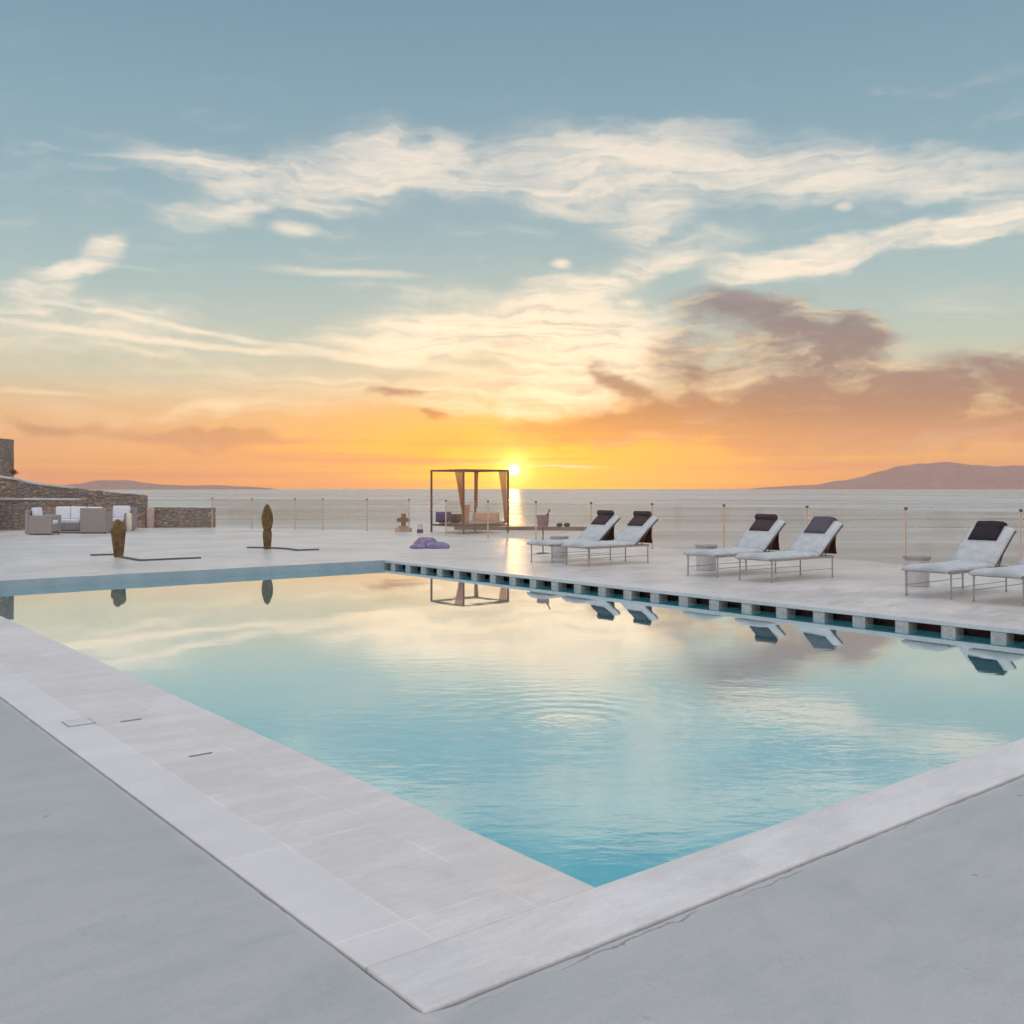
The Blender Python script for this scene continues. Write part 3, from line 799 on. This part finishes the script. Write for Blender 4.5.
# daybed with canopy frame
u0, v0, sd_ = 23.4, 16.35, 1.86
t = thing('canopy_daybed', 'square dark canopy frame of a daybed standing against the sunset beyond the railing', 'daybed', PW(v0+sd_/2, u0+sd_/2, -.006), TH)
h = sd_/2; PH = 2.12; pw_ = .055
for sx in (-1, 1):
    for sy in (-1, 1):
        bm = bmesh.new(); box(bm, (sx*h, sy*h, PH/2), (pw_, pw_, PH), bev=.004); obj('post', bm, 'bronze', t)
bm = bmesh.new()
for s in (-1, 1):
    box(bm, (s*h, 0, PH+.003-.03), (pw_-.006, sd_-pw_-.002, .06), bev=.003); box(bm, (0, s*h, PH+.003-.03), (sd_-pw_-.002, pw_-.006, .06), bev=.003)
obj('top_frame', bm, 'bronze', t)
bm = bmesh.new()
for s in (-1, 1):
    box(bm, (s*h, 0, .25), (.05, sd_-.06, .05)); box(bm, (0, s*h, .25), (sd_-.06, .05, .05))
for k in range(9): box(bm, (-h+.1+k*(sd_-.2)/8, 0, .275), (.07, sd_-.08, .015))
obj('bed_frame', bm, 'bronze', t)
bm = bmesh.new(); box(bm, (0.1,0,.335), (sd_-.3, sd_-.14, .09), bev=.03); obj('mattress', bm, simple('sand_mattress', (.42,.33,.28), (.5,.4,.33), 9, .9, .2), t, smooth=True)
def drape(name, cx, cy, z0, z1, w0, w1, dirv, shift, mat='drape'):
    bm = bmesh.new(); n, mm = 18, 14; rows = []
    for i in range(n+1):
        s = i/n; z = z1+(z0-z1)*s; w = w0*(1-s)**1.3+w1; off = shift*(1-s)**1.2
        row = []
        for j in range(mm+1):
            q = (j/mm-.5)*w + off; amp = .035*math.sin(j*2.1+1.3*s)
            row.append(bm.verts.new((cx+dirv[0]*q+dirv[1]*amp, cy+dirv[1]*q-dirv[0]*amp, z)))
        rows.append(row)
    for i in range(n):
        for j in range(mm): bm.faces.new((rows[i][j], rows[i][j+1], rows[i+1][j+1], rows[i+1][j]))
    bmesh.ops.solidify(bm, geom=bm.faces[:], thickness=.004)
    return obj(name, bm, mat, t, smooth=True)
drape('curtain', -h+.0, -h+.10, .9, PH-.06, .30, .09, (0,1), .16)
drape('curtain', h-.08, -h+.03, .32, PH-.06, .26, .10, (-1,0), .13)
drape('curtain', h-.03, h-.10, .8, PH-.06, .10, .08, (0,1), -.02)
drape('curtain', -h+.08, -h+.0, .35, .95, .05, .34, (1,0), .0)
def cushion(loc, size, mat, label, rz=0, tilt=0, name='cushion', cat='cushion', parent=None, group=None):
    bm = bmesh.new(); sx, sy, sz = size; n = 12; T = []; B = []
    for i in range(n+1):
        a = []; b = []
        for j in range(n+1):
            x, y = i/n*2-1, j/n*2-1
            k = max(0, (1-abs(x)**3.2)*(1-abs(y)**3.2))**.45
            pin = 1-.05*(x*x*y*y)
            kx = (x*(1-.05*(1-y*y)))*pin; ky = (y*(1-.05*(1-x*x)))*pin
            a.append(bm.verts.new((kx*sx/2, ky*sy/2, k*sz/2))); b.append(bm.verts.new((kx*sx/2, ky*sy/2, -k*sz/2)) if 0 < i < n and 0 < j < n else a[-1])
        T.append(a); B.append(b)
    for i in range(n):
        for j in range(n):
            bm.faces.new((T[i][j], T[i+1][j], T[i+1][j+1], T[i][j+1]))
            f = (B[i][j], B[i][j+1], B[i+1][j+1], B[i+1][j])
            try: bm.faces.new(f)
            except ValueError: pass
    bmesh.ops.rotate(bm, cent=(0,0,0), matrix=Matrix.Rotation(R(tilt), 3, 'X'), verts=bm.verts)
    o = obj(name, bm, mat, parent, smooth=True, loc=loc, rz=rz)
    if label: tag(o, label, cat, group)
    return o
DB = PW(v0+sd_/2, u0+sd_/2, 0)
cushion(gp(443.3, 33.4, .45+.07), (.55,.38,.16), 'mauve_d', 'slate purple cushion standing at the left end of the daybed', 0, 75)
cushion(gp(457, 32.9, .48), (.46,.34,.15), 'brown_cloth', 'small brown cushion by the middle post of the daybed', .2, 70)
cushion(gp(486, 33.4, .49), (.95,.40,.20), simple('peach_cushion', (.62,.36,.24), (.7,.42,.3), 9, .9, .3), 'wide peach cushion in the middle of the daybed', 0, 68)

# low stone kerb at the outer rim beyond the daybed
bm = bmesh.new(); pA, pB = gp(455, 35.75), gp(600, 35.0)
d = pB-pA; ang = math.atan2(d.y, d.x); box(bm, (0,0,.06), (d.length, .28, .13), bev=.02)
o = obj('parapet', bm, simple('brown_kerb_stone', (.22,.13,.09), (.30,.19,.13), 5, .85, .4), loc=((pA+pB)/2)+Vector((0,0,-.008)), rz=ang)
tag(o, 'low brown kerb along the outer rim of the terrace beyond the daybed', 'kerb')
for k, px in enumerate((559.5, 567)):
    bm = bmesh.new(); lathe(bm, [(.05,0),(.10,.03),(.12,.07),(.09,.12),(.04,.14)], 16)
    o = obj('deck_light', bm, 'towel_black', smooth=True, loc=gp(px, 35.2, .115)+Vector((0,.0,0)))
    tag(o, ['left one of two small dark round lights on the far kerb', 'right one of two small dark round lights on the far kerb'][k], 'light', 'small dark lights on the kerb')

# cross, lantern, float cushions
t = thing('stone_cross', 'small brown cross on a sandy block by the gap in the railing', 'cross', gp(403.5, 34.0, -.003), R(-10))
bm = bmesh.new(); box(bm, (0,0,.06), (.52,.30,.13), bev=.015); box(bm, (0,0,.155), (.34,.22,.065), bev=.01); obj('plinth', bm, 'sand', t)
bm = bmesh.new()
A = .07; cr = [(-A,.18),(A,.18),(A,.33),(.22,.33),(.22,.47),(A,.47),(A,.62),(-A,.62),(-A,.47),(-.22,.47),(-.22,.33),(-A,.33)]
prism(bm, cr, -.06, .06, 'y'); obj('cross', bm, 'terracotta', t)
t = thing('lantern', 'little lantern with dark base and pale top on the terrace left of the daybed', 'lantern', gp(420, 33.0))
bm = bmesh.new(); lathe(bm, [(.10,0),(.105,.01),(.105,.10),(.09,.12)], 20); obj('base', bm, 'mauve_d', t)
bm = bmesh.new(); lathe(bm, [(.085,.12),(.085,.28),(.10,.285),(.09,.31),(.02,.34)], 20); obj('glass_top', bm, simple('frosted_pale', (.66,.55,.45), (.72,.6,.5), 9, .4, .0), t)

def soft_blob(name, label, loc, rz, size, seed, mat='mauve'):
    bm = bmesh.new(); bmesh.ops.create_icosphere(bm, subdivisions=4, radius=1)
    for v in bm.verts:
        p = v.co.copy(); n = 1+.14*mnoise.noise(p*1.6+Vector((seed,0,0)))+.05*mnoise.noise(p*5+Vector((seed,2,0)))
        z = p.z*n; z = z if z > -.35 else -.35
        v.co = (p.x*n*size[0], p.y*n*size[1], (z+.35)/1.35*size[2])
    o = obj(name, bm, mat, smooth=True, loc=loc, rz=rz)
    return tag(o, label, 'floor cushion', 'mauve floor cushions by the pool corner')
soft_blob('floor_cushion', 'crumpled mauve floor cushion, the taller one lying behind', gp(426, 25.2), .5, (.31,.28,.26), 2)
soft_blob('floor_cushion', 'crumpled mauve floor cushion, the flatter one lying to the right in front', gp(437, 24.6), -.1, (.32,.27,.17), 9)
soft_blob('floor_cushion', 'small mauve floor cushion, the leftmost and lowest of the heap', gp(418, 24.55), .1, (.21,.2,.11), 15)

# ------------------------------------------------------------ cacti and the dark strips beside them
t = thing('cactus', 'golden brown cactus clump flaring upwards at the left, near the pool', 'cactus', gp(118.5, 21.4), 0)
for k, (dx, dy, hh, r0, r1, lx, ly) in enumerate([(0,0,.82,.055,.085,-.02,0),(.045,-.03,.76,.045,.075,.07,.0),(-.04,-.02,.66,.04,.06,-.09,.02),(.03,.05,.70,.045,.06,.05,.06)]):
    bm = bmesh.new(); n = 14
    prof = [((r0+(r1-r0)*min(1,s*1.3))*(1 if s < .86 else math.sqrt(max(.02,1-((s-.86)/.14)**2*.97))), hh*s) for s in [i/n for i in range(n+1)]]
    lathe(bm, prof, 48, (dx,dy,0), 10, .2, (lx,ly)); obj('stem', bm, 'cactus', t, smooth=True)
t = thing('cactus', 'tall brown cactus with a narrow foot and a long oval top', 'cactus', gp(267.3, 24.2), 0)
bm = bmesh.new(); lathe(bm, [(.06,0),(.075,.03),(.085,.15),(.098,.3),(.095,.42),(.075,.48)], 48, ribs=12, rib=.17); obj('stem', bm, 'cactus', t, smooth=True)
bm = bmesh.new(); n = 16
lathe(bm, [(max(.012,.122*math.sin(math.pi*(.12+.88*s))**.62), .44+.67*s) for s in [i/n for i in range(n+1)]], 48, ribs=12, rib=.17); obj('stem', bm, 'cactus', t, smooth=True)
def strip(pts, label):
    base = pts[0]; bm = bmesh.new()
    for a, b in zip(pts, pts[1:]):
        d = b-a; c = (a+b)/2-base; box(bm, (c.x, c.y, .017), (d.length+.03, .09, .034), rz=math.atan2(d.y, d.x), bev=.006)
    tag(obj('edging_strip', bm, simple('dark_grey_strip', (.10,.105,.11), (.15,.15,.155), 9, .7, .2), loc=base), label, 'edging strip', 'dark strips on the terrace by the cacti')
def g2(px, py): return gp(px, EYE*F/(py-HZ))
strip([g2(91,555.7), g2(116,555.0)], 'short dark strip on the terrace left of the golden cactus clump')
strip([g2(121,557.6), g2(140,561.0), g2(200,558.4)], 'long bent dark strip on the terrace right of the golden cactus clump')
strip([g2(248,548.0), g2(264,548.2)], 'short dark strip on the terrace left of the tall oval cactus')
strip([g2(272,548.4), g2(286,549.2), g2(298,550.8), g2(318,550.0)], 'dark strip curving over the terrace right of the tall oval cactus')

# ------------------------------------------------------------ stone house corner, walls
def rough_wall(name, label, cat, p0, p1, th, tops, zb=-.05, seg=.35, loc0=None, jag=.04, cap=None):
    """wall between two ground points; tops = [(t, z)] outline of its top"""
    d = p1-p0; L = d.length; ang = math.atan2(d.y, d.x)
    t = thing(name, label, cat, p0, ang)
    bm = bmesh.new(); n = max(4, int(L/.12)); nz = 12; F_ = []; B_ = []
    def H(s):
        for (a, za), (b, zb_) in zip(tops, tops[1:]):
            if a <= s <= b: return za+(zb_-za)*(s-a)/max(1e-6, b-a)
        return tops[-1][1]
    for i in range(n+1):
        s = i/n; hz = H(s)+jag*mnoise.noise(Vector((s*L*2.6, 3, 1))); fr = []; bk = []
        for j in range(nz+1):
            z = zb+(hz-zb)*j/nz; dn = .035*mnoise.noise(Vector((s*L*4, z*5, 7)))
            fr.append(bm.verts.new((s*L, dn, z))); bk.append(bm.verts.new((s*L, th-dn, z)))
        F_.append(fr); B_.append(bk)
    for i in range(n):
        for j in range(nz):
            bm.faces.new((F_[i][j], F_[i+1][j], F_[i+1][j+1], F_[i][j+1])); bm.faces.new((B_[i][j], B_[i][j+1], B_[i+1][j+1], B_[i+1][j]))
        bm.faces.new((F_[i][nz], F_[i+1][nz], B_[i+1][nz], B_[i][nz]))
    for e in (0, n):
        for j in range(nz): bm.faces.new((F_[e][j], F_[e][j+1], B_[e][j+1], B_[e][j]))
    obj('stonework', bm, 'stone', t)
    if cap:
        s0, s1, ch = cap; bm = bmesh.new(); m_ = 20; rows = []
        for i in range(m_+1):
            s = s0+(s1-s0)*i/m_; z = H(s)+.0; wv = .012*mnoise.noise(Vector((s*9, 1, 4)))
            rows.append([bm.verts.new((s*L, y, z+dz+wv)) for y, dz in ((-.05,-.03),(-.05,ch),(th+.05,ch),(th+.05,-.03))])
        for a, b in zip(rows, rows[1:]):
            for k in range(4): bm.faces.new((a[k], a[(k+1) % 4], b[(k+1) % 4], b[k]))
        bm.faces.new(rows[0]); bm.faces.new(list(reversed(rows[-1])))
        obj('plaster_cap', bm, 'plaster', t)
    return t
rough_wall('stone_house', 'rough stone house corner rising at the far left edge of the terrace', 'house', Vector((-27,36.4,0)), Vector((-19.45,36.4,0)), 2.1, [(0,3.45),(.9,3.42),(1,3.40)])
rough_wall('stone_wall', 'sloping rubble wall with plaster coping running down from the house corner', 'wall', Vector((-19.42,36.1,0)), Vector((-13.85,37.25,0)), .55, [(0,2.0),(.2,1.84),(.3,1.68),(.65,1.42),(.9,1.28),(1,1.20)], cap=(0,.55,.035), jag=.05)
rough_wall('stone_wall', 'lower stone ledge with a pale cap in front of the sloping rubble wall', 'wall', Vector((-19.4,35.0,0)), Vector((-15.45,35.3,0)), .5, [(0,1.12),(1,1.09)], cap=(0,1,.035), jag=.02)
w = rough_wall('stone_wall', 'low level stone wall running right from the rubble wall to the glass railing', 'wall', Vector((-13.62,37.35,0)), Vector((-11.38,37.4,0)), .5, [(0,.77),(1,.74)], jag=.02)
bm = bmesh.new(); lathe(bm, [(.13,-.02),(.14,0),(.14,.72),(.11,.78),(.04,.80)], 20, (-.02,-.14,0)); obj('end_post', bm, 'rosy', w, smooth=True)
bm = bmesh.new()
box(bm, (0,0,.81), (.9,.7,1.62), bev=.02)
o = tag(obj('stone_pier', bm, 'stone', loc=(-18.6,34.3,0)), 'short stone pier with pale top at the very left edge, before the house', 'pier')
bm = bmesh.new(); box(bm, (0,0,1.65), (.96,.76,.05), bev=.01); obj('plaster_cap', bm, 'plaster', o)
# dry sprig on the wall by the house
t = thing('dry_shrub', 'tiny dry reddish shrub growing on the wall beside the house corner', 'shrub', (-18.50,36.6,1.98))
bm = bmesh.new()
for k in range(9):
    a = random.uniform(0, 6.28); tube(bm, (0,0,0), (.09*math.cos(a), .09*math.sin(a), random.uniform(.08,.18)), .005, 5, .003)
obj('stem', bm, 'leaf', t)
bm = bmesh.new()
for k in range(260):
    p = Vector((random.gauss(0,.06), random.gauss(0,.06), abs(random.gauss(.11,.05)))); q = Vector([random.uniform(-1,1) for _ in range(3)]).normalized(); r = q.orthogonal().normalized()
    s = .022; bm.faces.new([bm.verts.new(p+q*s), bm.verts.new(p+r*s*.6), bm.verts.new(p-q*s), bm.verts.new(p-r*s*.6)])
obj('foliage', bm, 'leaf', t)

# ------------------------------------------------------------ wicker lounge group
GW = 'grey wicker lounge furniture by the stone wall'
def wicker_seat(name, label, cat, loc, rz, W, D=.82, arm=.62, backh=.80, cushions=True, both_arms=True):
    """front faces local -y"""
    t = thing(name, label, cat, loc, rz, GW)
    bm = bmesh.new(); box(bm, (0,0,.21), (W-.30, D-.02, .24), bev=.012); obj('base', bm, 'wicker', t)
    for s in (-1, 1):
        bm = bmesh.new(); box(bm, (s*(W/2-.075), 0, .03+(arm-.03)/2), (.15, D, arm-.03), bev=.02); obj('armrest', bm, 'wicker', t)
    bm = bmesh.new(); box(bm, (0, D/2+.055, .03+(backh-.03)/2), (W, .11, backh-.03), bev=.02); obj('backrest', bm, 'wicker', t)
    for sx in (-1, 1):
        for sy in (-1, 1):
            bm = bmesh.new(); tube(bm, (sx*(W/2-.07), sy*(D/2-.06), 0), (sx*(W/2-.07), sy*(D/2-.06), .04), .022, 10); obj('foot', bm, 'darkmetal', t)
    if cushions:
        n = 1 if W < 1.1 else 2; cw = (W-.32)/n
        for k in range(n):
            x = -(W-.32)/2+cw*(k+.5)
            bm = bmesh.new(); box(bm, (x, -.02, .395), (cw-.01, D-.08, .13), bev=.035, seg=3); obj('seat_cushion', bm, 'white_cushion', t, smooth=True)
            bm = bmesh.new(); box(bm, (x, D/2-.12, .66), (cw-.015, .17, .42), rot=Matrix.Rotation(R(-9), 3, 'X'), bev=.04, seg=3); obj('back_cushion', bm, 'white_cushion', t, smooth=True)
    return t
wicker_seat('wicker_armchair', 'grey wicker armchair turned sideways at the left end, white cushion showing over its arm', 'armchair', gp(45, 31.9), R(92), .78, .72)
wicker_seat('wicker_sofa', 'grey wicker sofa with broad white cushions facing the pool', 'sofa', gp(68.5, 33.2), R(0), 1.36, .7)
wicker_seat('wicker_armchair', 'grey wicker armchair seen from behind between the two white-cushioned seats', 'armchair', gp(97, 32.9), R(184), .82, .62, .7, .84)
wicker_seat('wicker_armchair', 'grey wicker armchair with white back cushion nearest the tall cream bolster', 'armchair', gp(119, 34.6), R(0), .92, .7)
bm = bmesh.new(); lathe(bm, [(.05,0),(.07,.02),(.07,.05),(.085,.06),(.092,.3),(.09,.55),(.07,.62),(.03,.645)], 24)
tag(obj('bolster', bm, 'cream', smooth=True, loc=gp(129, 33.9)), 'upright cream bolster standing at the right end of the wicker seats', 'bolster')

# ------------------------------------------------------------ evening haze over the sea
HAZE = 1.4e-5
if HAZE:
    m, nt, o = newmat('haze'); pv = nt.nodes.new('ShaderNodeVolumePrincipled')
    pv.inputs['Color'].default_value = (.97,.78,.64,1); pv.inputs['Density'].default_value = HAZE; pv.inputs['Anisotropy'].default_value = .5
    nt.links.new(pv.outputs[0], o.inputs['Volume'])
    bm = bmesh.new(); box(bm, (0, 0, (720-32)/2), (62000, 62000, 752))
    tag(obj('haze', bm, m), 'thin evening haze over the sea and the far islands', 'haze', None, 'stuff')
